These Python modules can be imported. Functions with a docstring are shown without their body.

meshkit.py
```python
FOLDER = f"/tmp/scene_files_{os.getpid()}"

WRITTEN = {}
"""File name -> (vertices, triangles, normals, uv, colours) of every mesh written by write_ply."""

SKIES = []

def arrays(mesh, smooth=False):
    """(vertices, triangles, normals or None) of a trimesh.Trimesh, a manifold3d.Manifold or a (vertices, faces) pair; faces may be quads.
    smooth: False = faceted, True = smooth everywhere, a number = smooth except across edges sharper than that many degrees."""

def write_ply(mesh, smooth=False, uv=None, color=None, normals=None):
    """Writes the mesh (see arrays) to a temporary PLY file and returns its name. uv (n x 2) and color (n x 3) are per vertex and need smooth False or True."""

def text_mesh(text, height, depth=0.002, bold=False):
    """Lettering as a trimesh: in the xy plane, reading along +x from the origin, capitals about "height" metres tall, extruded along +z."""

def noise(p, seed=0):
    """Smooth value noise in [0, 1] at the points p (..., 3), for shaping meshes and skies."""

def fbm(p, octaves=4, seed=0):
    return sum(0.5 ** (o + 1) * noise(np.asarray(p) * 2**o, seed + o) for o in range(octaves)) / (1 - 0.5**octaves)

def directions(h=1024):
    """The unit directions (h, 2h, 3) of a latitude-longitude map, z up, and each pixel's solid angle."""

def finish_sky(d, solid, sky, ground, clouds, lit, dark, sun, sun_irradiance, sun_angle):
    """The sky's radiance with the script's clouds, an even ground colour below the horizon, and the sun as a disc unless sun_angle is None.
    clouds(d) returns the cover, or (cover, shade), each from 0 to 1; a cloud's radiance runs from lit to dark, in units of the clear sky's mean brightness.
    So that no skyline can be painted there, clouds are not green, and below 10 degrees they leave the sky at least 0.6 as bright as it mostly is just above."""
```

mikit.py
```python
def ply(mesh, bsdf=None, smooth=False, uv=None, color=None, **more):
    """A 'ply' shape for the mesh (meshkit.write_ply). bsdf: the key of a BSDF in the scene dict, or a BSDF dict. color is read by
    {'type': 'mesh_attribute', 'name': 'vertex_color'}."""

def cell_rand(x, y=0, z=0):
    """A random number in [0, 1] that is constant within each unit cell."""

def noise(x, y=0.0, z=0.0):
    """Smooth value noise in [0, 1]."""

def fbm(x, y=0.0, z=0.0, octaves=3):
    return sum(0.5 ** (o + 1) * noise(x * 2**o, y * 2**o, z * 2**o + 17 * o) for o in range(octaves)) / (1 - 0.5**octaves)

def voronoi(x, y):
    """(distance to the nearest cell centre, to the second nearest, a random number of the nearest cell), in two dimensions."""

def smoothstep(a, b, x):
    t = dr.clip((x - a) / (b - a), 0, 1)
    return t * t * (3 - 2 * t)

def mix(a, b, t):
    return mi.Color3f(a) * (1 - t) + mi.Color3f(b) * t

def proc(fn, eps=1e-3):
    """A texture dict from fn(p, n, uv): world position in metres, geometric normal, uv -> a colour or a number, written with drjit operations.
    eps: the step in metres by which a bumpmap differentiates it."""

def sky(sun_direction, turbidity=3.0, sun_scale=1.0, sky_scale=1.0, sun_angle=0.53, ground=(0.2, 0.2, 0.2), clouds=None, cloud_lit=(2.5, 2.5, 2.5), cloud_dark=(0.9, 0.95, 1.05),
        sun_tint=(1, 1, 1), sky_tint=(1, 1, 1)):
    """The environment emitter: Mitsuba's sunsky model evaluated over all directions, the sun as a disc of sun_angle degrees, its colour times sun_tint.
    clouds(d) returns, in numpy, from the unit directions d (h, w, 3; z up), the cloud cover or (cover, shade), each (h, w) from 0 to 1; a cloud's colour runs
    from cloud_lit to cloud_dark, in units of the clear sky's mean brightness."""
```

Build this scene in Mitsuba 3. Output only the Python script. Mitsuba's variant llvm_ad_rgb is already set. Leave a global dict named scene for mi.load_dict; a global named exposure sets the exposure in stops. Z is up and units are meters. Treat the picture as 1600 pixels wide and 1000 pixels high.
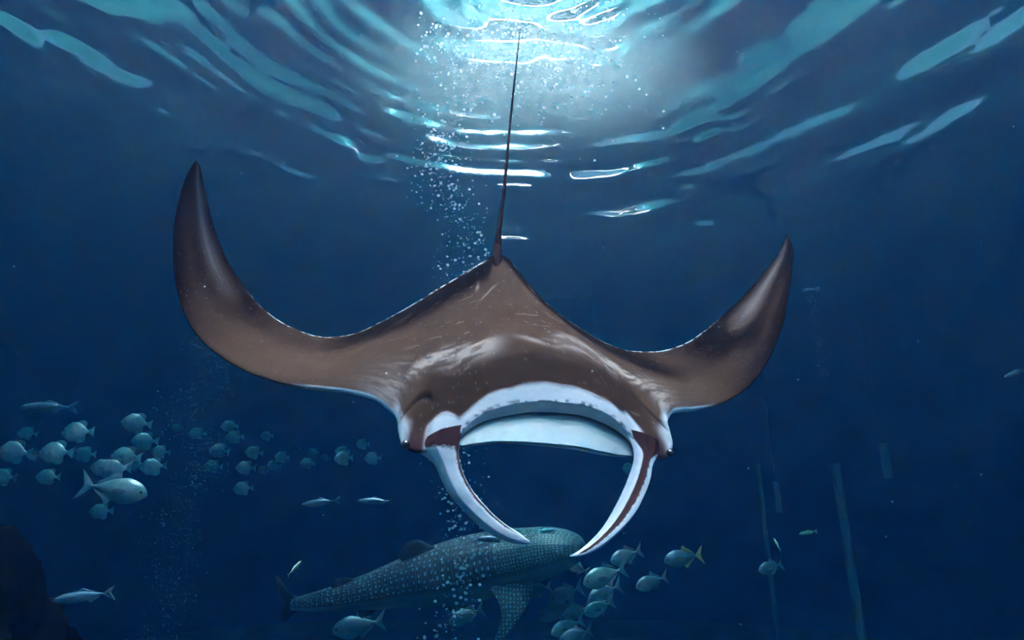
import math, random, numpy as np, trimesh, mitsuba as mi, drjit as dr, mikit, meshkit
from scipy.interpolate import PchipInterpolator, CubicSpline
from scipy.spatial import cKDTree
T = mi.ScalarTransform4f
scene, labels = {}, {}
rng = np.random.default_rng(7)

# ------------------------------------------------------------------ camera, water, light, exposure
PITCH, F = math.radians(16.5), 900.0          # the camera looks a little up; focal length in pixels of the 1600 x 1000 frame
cp, sp = math.cos(PITCH), math.sin(PITCH)
exposure = 0.25
scene['camera'] = {'type': 'perspective', 'fov': math.degrees(2 * math.atan(800 / F)), 'fov_axis': 'x',
                   'to_world': T().look_at([0, 0, 0], [0, cp, sp], [0, 0, 1]), 'near_clip': 0.05, 'far_clip': 200.0,
                   'medium': {'type': 'ref', 'id': 'water'}}


def rgb(*c):
    return {'type': 'rgb', 'value': [float(x) for x in c]}


SCATTER, ABSORB = np.array([0.0038, 0.0098, 0.0243]), np.array([0.100, 0.049, 0.038])
scene['water'] = {'type': 'homogeneous', 'sigma_t': rgb(*(SCATTER + ABSORB)), 'albedo': rgb(*(SCATTER / (SCATTER + ABSORB))),
                  'phase': {'type': 'hg', 'g': 0.7}}
SURF = 4.2                                     # water level above the lens
X0, X1, Y0, Y1, ZB, ZT = -26.0, 26.0, -14.0, 42.0, -8.5, 22.0
LAMP_Z = 12.5
WARM = np.array((1.66, 1.06, 1.0))
CEILING_LIGHTS = [(0.0, -6.0, 11.0, 3.5, 175.0), (0.0, -0.5, 11.0, 2.5, 100.0), (0.4, 6.5, 9.0, 1.8, 230.0)]   # x, y, width, depth, radiance; last one added to brighten bubbles and haze
WINDOW = (-3.5, 6.0, SURF + 5.9, SURF + 9.6, 70.0)                                                         # x0, x1, z0, z1, radiance


def P(px, py, Z):
    """The world point at distance Z (along the optical axis) that the lens images at (px, py)."""
    px, py, Z = (np.asarray(a, float) for a in (px, py, Z))
    X, Y = (px - 800) / F * Z, (500 - py) / F * Z
    return np.stack([X, Z * cp - Y * sp, Y * cp + Z * sp], -1)


CAM_RIGHT, CAM_UP, CAM_FWD = np.array([1.0, 0, 0]), np.array([0, -sp, cp]), np.array([0, cp, sp])

# ------------------------------------------------------------------ helpers


def numbered(name):
    if name not in labels:
        return name
    k = 1
    while f'{name}_{k:03d}' in labels:
        k += 1
    return f'{name}_{k:03d}'


def tag(key, label=None, category=None, group=None, kind=None):
    labels[key] = {k: v for k, v in dict(label=label, category=category, group=group, kind=kind).items() if v}


def thing(name, label, category, group=None, kind=None):
    key = numbered(name)
    tag(key, label, category, group, kind)
    return key


def part(parent, name, shape, label=None):
    key, k = f'{parent}__{name}', 1
    while key in scene:
        key = f'{parent}__{name}_{k:03d}'
        k += 1
    scene[key] = shape
    if label:
        labels[key] = {'label': label}
    return key


def box(a, b):
    a, b = np.array(a, float), np.array(b, float)
    m = trimesh.creation.box(b - a)
    m.apply_translation((a + b) / 2)
    return m


def grid_faces(n, m, wrap=False):
    i, j = np.meshgrid(np.arange(n - 1), np.arange(m if wrap else m - 1), indexing='ij')
    j2 = (j + 1) % m
    a, b, c, d = i * m + j, (i + 1) * m + j, (i + 1) * m + j2, i * m + j2
    return np.vstack([np.stack([a, b, c], -1).reshape(-1, 3), np.stack([a, c, d], -1).reshape(-1, 3)])


def sstep(a, b, x):
    t = np.clip((np.asarray(x, float) - a) / (b - a), 0, 1)
    return t * t * (3 - 2 * t)


def bsdf(key, color, rough=0.5, spec=0.4, **more):
    scene[key] = {'type': 'twosided', 'bsdf': {'type': 'principled', 'base_color': color if isinstance(color, dict) else rgb(*color),
                                               'roughness': rough, 'specular': spec, **more}}


# ------------------------------------------------------------------ the hall and the tank
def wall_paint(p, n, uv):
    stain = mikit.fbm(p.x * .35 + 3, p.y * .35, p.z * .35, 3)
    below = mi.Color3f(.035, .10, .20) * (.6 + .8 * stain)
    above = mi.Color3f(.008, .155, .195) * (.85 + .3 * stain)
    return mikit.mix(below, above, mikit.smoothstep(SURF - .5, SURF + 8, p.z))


def sand(p, n, uv):
    return mi.Color3f(.12, .13, .13) * (.6 + .8 * mikit.fbm(p.x * .8, p.y * .8, 0, 4))


bsdf('wall_paint', mikit.proc(wall_paint), .8)
bsdf('sand', mikit.proc(sand), .9)
bsdf('hall_ceiling', (.35, .50, .52), .9)
bsdf('dark_steel', (.03, .035, .045), .6)
bsdf('white_metal', (.7, .7, .7), .5)
# one continuous wall with rounded corners that curves over into the ceiling and down into the floor
na, prof = 240, []
for q in np.linspace(0, 1, 24):
    prof.append((1 - .18 * (1 - q) ** 2.2, ZB + 5 * (1 - math.cos(q * math.pi / 2)) ** 1.0))
prof += [(1.0, z) for z in np.linspace(ZB + 5, 14, 12)[1:]]
prof += [(math.cos(q) ** .55, 14 + (ZT - 14) * math.sin(q)) for q in np.linspace(0, math.pi / 2 - .03, 40)[1:]]
ang = np.linspace(0, 2 * np.pi, na, endpoint=False)
sq = lambda t: np.sign(t) * np.abs(t) ** .55
ring = np.stack([sq(np.sin(ang)) * (X1 - X0) / 2, sq(np.cos(ang)) * (Y1 - Y0) / 2], -1)
shell = np.stack([np.column_stack([ring * k + [(X0 + X1) / 2, (Y0 + Y1) / 2], np.full(na, z)]) for k, z in prof])


def shell_part(rows, cols, lid=None):
    g = shell[rows][:, cols % na]
    v, f = g.reshape(-1, 3), grid_faces(g.shape[0], g.shape[1])
    if lid is not None:
        v = np.vstack([v, g[lid].mean(0, keepdims=True)])
        k = np.arange(g.shape[1] - 1) + (0 if lid == 0 else (g.shape[0] - 1) * g.shape[1])
        f = np.vstack([f, np.stack([k, k + 1, 0 * k + len(v) - 1], 1)])
    return trimesh.Trimesh(v, f, process=False)


q4 = na // 8
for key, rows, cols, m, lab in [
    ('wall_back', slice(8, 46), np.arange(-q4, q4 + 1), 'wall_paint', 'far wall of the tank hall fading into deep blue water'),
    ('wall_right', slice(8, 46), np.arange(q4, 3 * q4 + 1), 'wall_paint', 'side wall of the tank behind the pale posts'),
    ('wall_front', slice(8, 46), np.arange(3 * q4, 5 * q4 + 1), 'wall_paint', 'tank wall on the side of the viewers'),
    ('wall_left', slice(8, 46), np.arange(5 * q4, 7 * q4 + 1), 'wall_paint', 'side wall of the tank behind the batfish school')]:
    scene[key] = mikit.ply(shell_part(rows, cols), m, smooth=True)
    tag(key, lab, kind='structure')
scene['floor'] = mikit.ply(shell_part(slice(0, 9), np.arange(na + 1), 0), 'sand', smooth=True)
tag('floor', 'dim sandy floor of the tank', kind='structure')
scene['ceiling'] = mikit.ply(shell_part(slice(45, None), np.arange(na + 1), -1), 'wall_paint', smooth=True)
tag('ceiling', 'pale ceiling of the hall above the water', kind='structure')

for k, (x, y, w, d, e) in enumerate(CEILING_LIGHTS):
    t = thing('ceiling_light', ['long ceiling light over the near edge of the tank', 'long ceiling light nearer to the middle of the tank', 'narrower added ceiling light that brightens the bubbles and haze'][k], 'ceiling light')
    part(t, 'diffuser', {**mikit.ply(box((x - w / 2, y - d / 2, LAMP_Z - .04), (x + w / 2, y + d / 2, LAMP_Z)), 'white_metal'),
                         'emitter': {'type': 'area', 'radiance': rgb(*(e * WARM))}})
    fr = trimesh.util.concatenate([box((x - w / 2 - .08, y + s * (d / 2 + .04) - .04, LAMP_Z - .06), (x + w / 2 + .08, y + s * (d / 2 + .04) + .04, LAMP_Z + .1)) for s in (-1, 1)] +
                                  [box((x + s * (w / 2 + .04) - .04, y - d / 2, LAMP_Z - .06), (x + s * (w / 2 + .04) + .04, y + d / 2, LAMP_Z + .1)) for s in (-1, 1)])
    part(t, 'frame', mikit.ply(fr, 'white_metal'))
    for sxy in (-1, 1):
        part(t, 'hanger', mikit.ply(box((x + sxy * (w / 2 + .04) - .02, y - .02, LAMP_Z + .1), (x + sxy * (w / 2 + .04) + .02, y + .02, ZT - .2)), 'white_metal'))
x0, x1, z0, z1, e = WINDOW
scene['window_1'] = {**mikit.ply(box((x0, Y1 - .86, z0), (x1, Y1 - .82, z1)), 'wall_paint'), 'emitter': {'type': 'area', 'radiance': rgb(*(e * WARM))}}
tag('window_1', 'bright daylight window of the hall seen broken up through the rippled surface', kind='structure')
for k in range(3):
    xx = x0 + (x1 - x0) * (k + 1) / 4
    part('window_1', 'mullion', mikit.ply(box((xx - .06, Y1 - .92, z0), (xx + .06, Y1 - .86, z1)), 'wall_paint'))

# the water surface: a dielectric sheet of real ripples that spread from where the bubbles break
nr, nt = 440, 860
r = np.concatenate([np.linspace(0, 2.5, 12), np.linspace(2.5, 11, 270)[1:], 11 * (60 / 11) ** (np.linspace(0, 1, nr - 280)[1:])])
th = np.radians(np.concatenate([np.linspace(-180, -52, 30)[:-1], np.linspace(-52, 52, nt - 60), np.linspace(52, 180, 32)[1:]]))
R, TH = np.meshgrid(r, th, indexing='ij')
sx, sy = R * np.sin(TH), R * np.cos(TH)


def swell(x, y):
    p = np.stack([x, y, 0 * x], -1)
    d = np.hypot(x - .25, y - 3.4)
    w1, w2 = meshkit.fbm(p * .45, 3, 1) * 2 - 1, meshkit.fbm(p * .8 + 9, 3, 2) * 2 - 1
    fade = np.exp(-d / 14)
    h = .0090 * np.cos(2 * np.pi * d / .30 + 8 * w1) * (.10 + 1.2 * meshkit.noise(p * .6, 4)) * fade
    h = h + .0205 * np.cos(2 * np.pi * d / .72 + 8 * w2 + 2 * w1) * (.20 + 1.1 * meshkit.noise(p * .45 + 2, 6)) * fade
    h = h + .012 * np.cos(2 * np.pi * d / 1.7 + 6 * w2) * (.3 + meshkit.noise(p * .35 + 5, 8)) * fade
    h = h + .11 * (meshkit.fbm(p * .5 + 3, 3, 5) - .5) + .016 * (meshkit.fbm(p * np.array([1.5, 2.6, 1]), 3, 7) - .5)
    # two long-crested wave trains that run out obliquely to either side
    wob = .5 * (meshkit.fbm(p * .9 + 20, 3, 9) - .5)
    for nx, ny, s0, lam, amp, xa, sa, sb in ((.805, .593, 5.68, 1.36, .052, .5, 3.3, 8.4), (-.826, .564, 5.9, 1.45, .034, .6, 3.9, 6.6)):
        q = nx * x + ny * y
        h = h + amp * np.sin(2 * np.pi * (q + wob - s0) / lam) * sstep(xa, xa + 1.6, x * np.sign(nx)) * sstep(sa, sa + .9, q) * (1 - sstep(sb - .6, sb, q))
    for bx, by, br, amp in ((-8.1, 10.6, 1.5, .060), (-7.3, 10.2, .9, .05), (.4, 9.9, .8, .035), (-10.5, 8.0, 1.2, .05), (-5.2, 11.0, .8, .04)):
        h = h + amp * (meshkit.fbm(p * np.array([1.3, 2.0, 1]) + 31, 2, 15) - .5) * np.exp(-((x - bx) ** 2 + (y - by) ** 2) / br ** 2)
    return h


cy = (Y0 + Y1) / 2
reach = np.maximum(1e-9, (np.abs(sx / (X1 - X0) * 2) ** (1 / .55 * 1.0) + np.abs((sy - cy) / (Y1 - Y0) * 2) ** (1 / .55)))
lim = .998 * np.minimum(1, reach ** -.55)            # the sheet ends at the tank wall
wx, wy = sx * np.where(reach > .98, lim, 1), cy + (sy - cy) * np.where(reach > .98, lim, 1)
sv = np.stack([wx, wy, SURF + swell(wx, wy)], -1).reshape(-1, 3)
sm = trimesh.Trimesh(sv, grid_faces(len(r), len(th)), process=False)
if np.nansum(sm.face_normals[:, 2] * sm.area_faces) < 0:
    sm = trimesh.Trimesh(sv, sm.faces[:, ::-1], process=False)
scene['water_boundary'] = {'type': 'dielectric', 'int_ior': 1.333, 'ext_ior': 1.0}
scene['water_surface'] = {**mikit.ply(sm, 'water_boundary', smooth=True), 'interior': {'type': 'ref', 'id': 'water'}}
tag('water_surface', 'rippled underside of the water surface with teal and white glints', 'water surface', kind='stuff')

# ------------------------------------------------------------------ the manta ray
# leading and trailing edge, wing tip to wing tip: (px, py, distance)
TRAIL = np.array([(307, 250, 3.20), (313, 262, 3.22), (319, 292, 3.26), (331, 342, 3.34), (350, 395, 3.42), (378, 442, 3.50), (418, 487, 3.58), (460, 513, 3.65),
    (503, 526, 3.72), (550, 522, 3.80), (600, 500, 3.87), (650, 472, 3.95), (680, 453, 4.00), (700, 441, 4.03), (715, 432, 4.05), (725, 426, 4.07),
    (735, 420, 4.09), (743, 415, 4.10), (750, 411, 4.11), (757, 407, 4.12), (764, 403, 4.13), (769, 400, 4.14), (776, 398, 4.15), (786, 400, 4.15),
    (795, 405, 4.14), (802, 413, 4.13), (809, 421, 4.11), (816, 431, 4.10), (825, 442, 4.08), (835, 453, 4.06), (847, 467, 4.04), (862, 480, 4.02),
    (882, 496, 3.99), (906, 512, 3.97), (945, 535, 3.94), (985, 548, 3.92), (1022, 549, 3.90), (1062, 540, 3.90), (1097, 519, 3.90), (1127, 494, 3.90),
    (1156, 468, 3.90), (1183, 438, 3.89), (1206, 410, 3.88), (1223, 382, 3.86), (1231, 365, 3.85)], float)
LEAD = np.array([(307, 250, 3.20), (298, 262, 3.18), (285, 292, 3.14), (273, 345, 3.09), (271, 410, 3.05), (281, 470, 3.03), (305, 520, 3.02), (345, 558, 3.03),
    (400, 587, 3.05), (462, 604, 3.07), (530, 612, 3.09), (582, 624, 3.09), (607, 642, 3.05), (620, 657, 2.98), (623, 680, 2.90), (631, 700, 2.83),
    (655, 708, 2.79), (688, 706, 2.77), (714, 690, 2.77), (723, 674, 2.78), (741, 656, 2.79), (770, 640, 2.79), (840, 627, 2.79), (900, 631, 2.80),
    (944, 645, 2.81), (968, 662, 2.82), (984, 682, 2.83), (997, 704, 2.84), (1022, 718, 2.85), (1045, 712, 2.88), (1050, 694, 2.94), (1043, 668, 3.03),
    (1046, 652, 3.11), (1056, 644, 3.17), (1086, 641, 3.23), (1116, 635, 3.28), (1146, 622, 3.33), (1174, 600, 3.39), (1196, 571, 3.46), (1212, 538, 3.53),
    (1225, 500, 3.61), (1233, 455, 3.69), (1238, 415, 3.76), (1238, 384, 3.82), (1231, 365, 3.85)], float)
LOWLIP = LEAD.copy()                                # columns 18..27 carry the mouth: its lower lip
LOWLIP[18:28] = [(716, 694, 2.77), (722, 697, 2.76), (742, 694, 2.73), (778, 691, 2.70), (843, 694, 2.68), (903, 700, 2.69), (943, 708, 2.73), (967, 712, 2.77),
                 (984, 713, 2.81), (996, 711, 2.84)]
SMOOTH = LEAD.copy()                                # the back runs towards this gentler edge and only turns down into the head near the front
SMOOTH[12:33] = [(612, 634, 3.06), (632, 640, 3.02), (650, 643, 2.99), (668, 645, 2.96), (688, 646, 2.93), (706, 646, 2.90), (722, 646, 2.88), (740, 645, 2.86),
                 (760, 642, 2.84), (785, 637, 2.82), (840, 627, 2.79), (895, 630, 2.80), (920, 636, 2.82), (938, 641, 2.84), (954, 645, 2.86), (968, 648, 2.89),
                 (982, 650, 2.92), (997, 651, 2.96), (1012, 651, 3.00), (1028, 650, 3.06), (1044, 648, 3.12)]
#        up  = dorsal bulge, down = ventral bulge (m)
UP = np.array([.001, .004, .008, .012, .016, .020, .024, .028, .034, .042, .050, .060, .068, .074, .080, .085, .09, .095, .10, .105, .11, .115, .12, .115,
               .11, .105, .10, .095, .09, .085, .080, .074, .068, .060, .050, .042, .034, .028, .024, .020, .016, .012, .008, .004, .001])
DOWN = UP * 1.1
NU, NV, NL, NM = 1000, 130, 46, 7
cum = np.concatenate([[0], np.cumsum(np.linalg.norm(np.diff(P(*LEAD.T), axis=0), axis=1) + .7 * np.linalg.norm(np.diff(P(*TRAIL.T), axis=0), axis=1))])
us = np.linspace(0, cum[-1], NU)
col = PchipInterpolator(cum, np.arange(45.0))(us)    # fractional column index: 0 tip, 22 middle, 44 tip


def along(a, spline=True):
    return (CubicSpline if spline else PchipInterpolator)(cum, a)(us)


tr, ld, ll = along(P(*TRAIL.T), False), along(P(*LEAD.T), False), along(P(*LOWLIP.T), False)
up, down = along(UP, False), along(DOWN, False)
soft = along(P(*SMOOTH.T), False)
chord = soft - tr
span = np.gradient((soft + tr) / 2, axis=0)
nrm = np.cross(span, chord)
nrm /= np.linalg.norm(nrm, axis=1, keepdims=True) + 1e-9
if nrm[NU // 2, 2] < 0:
    nrm = -nrm
ker = np.hanning(81)
ker /= ker.sum()
nrm = np.stack([np.convolve(np.pad(nrm[:, k], 40, mode='edge'), ker, 'valid') for k in range(3)], 1)
nrm /= np.linalg.norm(nrm, axis=1, keepdims=True)


def foil(v):
    s = np.clip(1 - v, 0, 1)
    return (2.969 * np.sqrt(s) - 1.26 * s - 3.516 * s ** 2 + 2.843 * s ** 3 - 1.036 * s ** 4) / 1.0


vv = 1 - (1 - np.linspace(0, 1, NV)) ** 1.25
body_up = tr[:, None] + chord[:, None] * vv[None, :, None] + (ld - soft)[:, None] * (np.clip((vv - .6) / .4, 0, 1) ** 1.7)[None, :, None]
cu = col[:, None]
mid = np.exp(-((cu - 22) / 5.0) ** 2)                # 1 over the back
shape_up = foil(vv)[None] * up[:, None] * (.25 + .75 * sstep(.1, .75, vv))[None]
flat = np.sin(np.pi * vv ** 2.3) * .95              # over the back: highest behind the head, running down flat to the lip
shape_up = shape_up * (1 - mid) + mid * flat[None] * up[:, None]
# low ridge along the spine towards the tail, crest across the shoulders
shape_up = shape_up + .014 * np.exp(-((cu - 22) / 2.0) ** 2) * sstep(0, .08, vv)[None] * (1 - sstep(.15, .75, vv))[None]
shape_up = shape_up + .022 * np.exp(-((cu - 22) / 7.0) ** 2) * np.exp(-((vv - .76) / .09) ** 2)[None]
# spiracle folds: a short cut across the head behind each eye
fold = (np.exp(-((cu - 14.9) / 1.35) ** 6) * np.exp(-((vv - (.868 + .030 * (cu - 15.7) ** 2 * (cu < 15.7) + .06 * (cu - 15.7) ** 2 * (cu > 15.7))) / .011) ** 2) + np.exp(-((cu - 29.35) / .75) ** 6) * np.exp(-((vv - (.868 + .08 * (cu - 28.8))) / .011) ** 2))
shape_up = shape_up - .012 * fold
body_up = body_up + nrm[:, None] * shape_up[..., None]
roll = .010 * (meshkit.fbm(np.stack([body_up[..., 0] * 2, body_up[..., 1] * 2, body_up[..., 2] * 2], -1), 3, 3) - .5)
body_up = body_up + nrm[:, None] * (roll * sstep(0, .2, vv) * (1 - sstep(.8, 1, vv)))[..., None] * sstep(.5, 4, 22 - np.abs(cu - 22))[..., None]
# mouth: lip, pad, throat, floor, lower lip
open_ = np.clip(np.linalg.norm(ll - ld, axis=1) / .2, 0, 1)[:, None]
into = CAM_FWD * .9 + CAM_UP * .25
pad1 = ld + open_ * (-CAM_UP * .022 + CAM_FWD * .012)
pad2 = ld + open_ * (-CAM_UP * .060 + CAM_FWD * .030)
deep1 = ld + open_ * (-CAM_UP * .062 + into * .42)
deep2 = ld + open_ * (-CAM_UP * .090 + into * .44)
floor1 = ld * .70 + ll * .30 + open_ * (CAM_FWD * .09)
floor2 = ld * .35 + ll * .65 + open_ * (CAM_FWD * .035 - CAM_UP * .004)
stations = [ld, pad1, pad2, deep1, deep2, floor1, floor2, ll]
rows_m, mv = [], []
for k in range(len(stations) - 1):
    for t in np.linspace(0, 1, NM, endpoint=False)[(1 if k == 0 else 0):]:
        rows_m.append(stations[k] * (1 - t) + stations[k + 1] * t)
        mv.append(k + t)
rows_m.append(ll)
mv.append(len(stations) - 1.0)
mouth_rows = np.stack(rows_m, 1)
vl = np.linspace(1, 0, NL + 1)[1:-1]
body_low = tr[:, None] + (ll - tr)[:, None] * vl[None, :, None] - nrm[:, None] * (foil(vl)[None] * down[:, None])[..., None]
rim = np.concatenate([body_up, mouth_rows, body_low], 1)
kind = np.concatenate([np.zeros(NV), np.ones(len(mv)), 2 * np.ones(len(vl))])
vrow = np.concatenate([vv, mv, vl])
nrow = rim.shape[1]


col_of = col


def manta_colours(col, kind, v, pos):
    n1 = meshkit.fbm(pos * 6, 4, 11)
    n2 = meshkit.fbm(pos * 40, 3, 12)
    streak = meshkit.fbm(np.stack([col * .8, v * 70, 0 * v], -1), 4, 13)
    c = np.abs(col - 22)
    brown, dark = np.array([.0100, .0079, .0064]), np.array([.0010, .0007, .0009])
    tint = np.array([.12, .108, .096])
    right = (col > 22) * 1.0
    spine = np.exp(-(c / 1.3) ** 2)
    far = cKDTree(tr[(col_of > 6) & (col_of < 38)]).query(pos)[0]        # metres from the trailing edge
    reach = (.30 + .16 * right * sstep(1, 3, c) + .05 * (n1 - .5)) * (1 - .75 * spine)
    edge = 1 - sstep(reach - .14, reach + .12, far)                       # dark trailing margin
    edge = edge * (1 - .5 * sstep(12.5, 14, c) * (1 - sstep(15, 17, c)))
    edge = np.maximum(edge, sstep(14 - 1.6 * right, 18 - 2 * right, c) * (1 - .45 * np.exp(-((v - .72) / .16) ** 2)))
    edge = np.maximum(edge, sstep(17, 20.5, c))
    d = brown * (1 - edge[:, None]) + dark * edge[:, None]
    d = d * (.75 + .5 * n1)[:, None]
    # darker cap over the head between shoulders and lip
    crest = .79 - .010 * np.minimum(c, 6.5) + .035 * np.maximum(c - 6.5, 0)
    cap = sstep(.03, .07, v - crest) * (1 - sstep(6.0, 7.5, c))
    d = d * (1 - .50 * cap)[:, None]
    # pale shoulder patches, streaked across the back
    sh = np.exp(-((v - crest) / .040) ** 2) * sstep(0.2, 1.2, c) * (1 - sstep(8.5, 10.0, c))
    sh = np.clip(sh * (.25 + sstep(.35, .68, streak)) * 1.1, 0, 1)
    sh = np.maximum(sh, .9 * np.exp(-((v - .79 - .05 * (col - 22.2)) / .010) ** 2 - ((col - 22.2) / .35) ** 2))
    wing_root = np.exp(-((c - 10.0) / 1.1) ** 2) * sstep(.66, .95, v)
    sh = np.maximum(sh, np.clip(wing_root * (.35 + sstep(.35, .65, streak)), 0, 1))
    d = d * (1 - .75 * sh)[:, None] + tint * (.75 * sh)[:, None]
    # scratches and the scar near the tail
    scr = sstep(.80, .84, meshkit.fbm(np.stack([col * .5 + v * 3, v * 160, 3 + 0 * v], -1), 2, 21)) * (1 - sstep(8, 14, c)) * sstep(.1, .3, v)
    d = d * (1 - .25 * scr)[:, None] + tint * (.25 * scr)[:, None]
    scar = np.exp(-((v - .335 + .035 * (col - 20.2)) / .012) ** 2 - ((col - 20.2) / 1.1) ** 4)
    pel = np.exp(-((v - .23) / .03) ** 2 - ((col - 18.2) / .25) ** 2) + np.exp(-((v - .23) / .03) ** 2 - ((col - 25.4) / .25) ** 2)
    d = d * (1 - .5 * np.clip(scar + pel, 0, 1))[:, None] + tint * (.5 * np.clip(scar + pel, 0, 1))[:, None]
    # painted-in light sheen towards the wing tips and the nicked pale rim of the trailing edge
    tip_sheen = np.exp(-((v - .30) / .13) ** 2) * sstep(16.3, 18.2, c) * (1 - .5 * sstep(20.5, 22, c)) * (.5 + .8 * streak)
    d = d * (1 - .55 * np.clip(tip_sheen, 0, 1))[:, None] + np.array([.10, .094, .088]) * (.55 * np.clip(tip_sheen, 0, 1))[:, None]
    nick = (1 - sstep(.010, .024, v)) * sstep(.42, .55, meshkit.noise(pos * 55, 17)) * sstep(2, 4, c) * (1 - sstep(15, 17, c))
    d = d * (1 - nick)[:, None] + np.array([.7, .68, .68]) * nick[:, None]
    dust = sstep(.86, .90, meshkit.noise(pos * 120, 19))
    d = d + .10 * dust[:, None] * np.array([1, .97, .95]) * .35
    # head lobes: whitish round the eyes, dark pit in front
    lobe = sstep(6.5, 7.3, c) * (1 - sstep(8.8, 9.8, c)) * sstep(.93, .995, v + .06 * (n1 - .5))
    d = d * (1 - .8 * lobe)[:, None] + np.array([.66, .62, .64]) * (.8 * lobe)[:, None]
    pit = np.exp(-((c - 6.1) / .60) ** 2) * sstep(.955, .980, v)
    d = d * (1 - .8 * pit)[:, None] + np.array([.008, .005, .007]) * (.8 * pit)[:, None]
    # pale lip band with a speckled dark inner rim
    lip = sstep(.956, .974, v + .040 * np.exp(-((c - 4.9) / .9) ** 2) + .016 * np.exp(-((c - 0) / 1.2) ** 2) + .03 * (n1 - .5)) * (1 - sstep(5.3, 5.9, c))
    d = d * (1 - .92 * lip)[:, None] + np.array([.78, .61, .67]) * (.92 * lip)[:, None]
    spot = sstep(.985, .995, v) * sstep(.55, .65, meshkit.noise(pos * 60, 23)) * (1 - sstep(4.4, 4.8, c))
    d = d * (1 - .85 * spot)[:, None] + np.array([.03, .02, .03]) * (.85 * spot)[:, None]
    cut = (np.exp(-((col - 14.9) / 1.35) ** 6) * np.exp(-((v - (.868 + .030 * (col - 15.7) ** 2 * (col < 15.7) + .06 * (col - 15.7) ** 2 * (col > 15.7))) / .007) ** 2) + np.exp(-((col - 29.35) / .75) ** 6) * np.exp(-((v - (.868 + .08 * (col - 28.8))) / .007) ** 2))
    d = d * (1 - .95 * np.clip(cut, 0, 1))[:, None]
    white_le = sstep(.982, .995, v) * sstep(7.5, 9, c) * (1 - sstep(11.3, 13.3, c))
    d = d * (1 - white_le)[:, None] + np.array([.75, .74, .76]) * white_le[:, None]
    # mouth
    pale, throat_shade = np.array([.31, .40, .39]), np.array([.03, .028, .03])  # second colour paints the shade inside the throat
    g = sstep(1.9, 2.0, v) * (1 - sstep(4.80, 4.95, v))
    m = pale * (1 - g)[:, None] + throat_shade * g[:, None]
    m = m * (.92 + .16 * n1)[:, None]
    # belly
    b = np.array([.66, .68, .69]) * (.85 + .25 * n1)[:, None]
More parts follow.
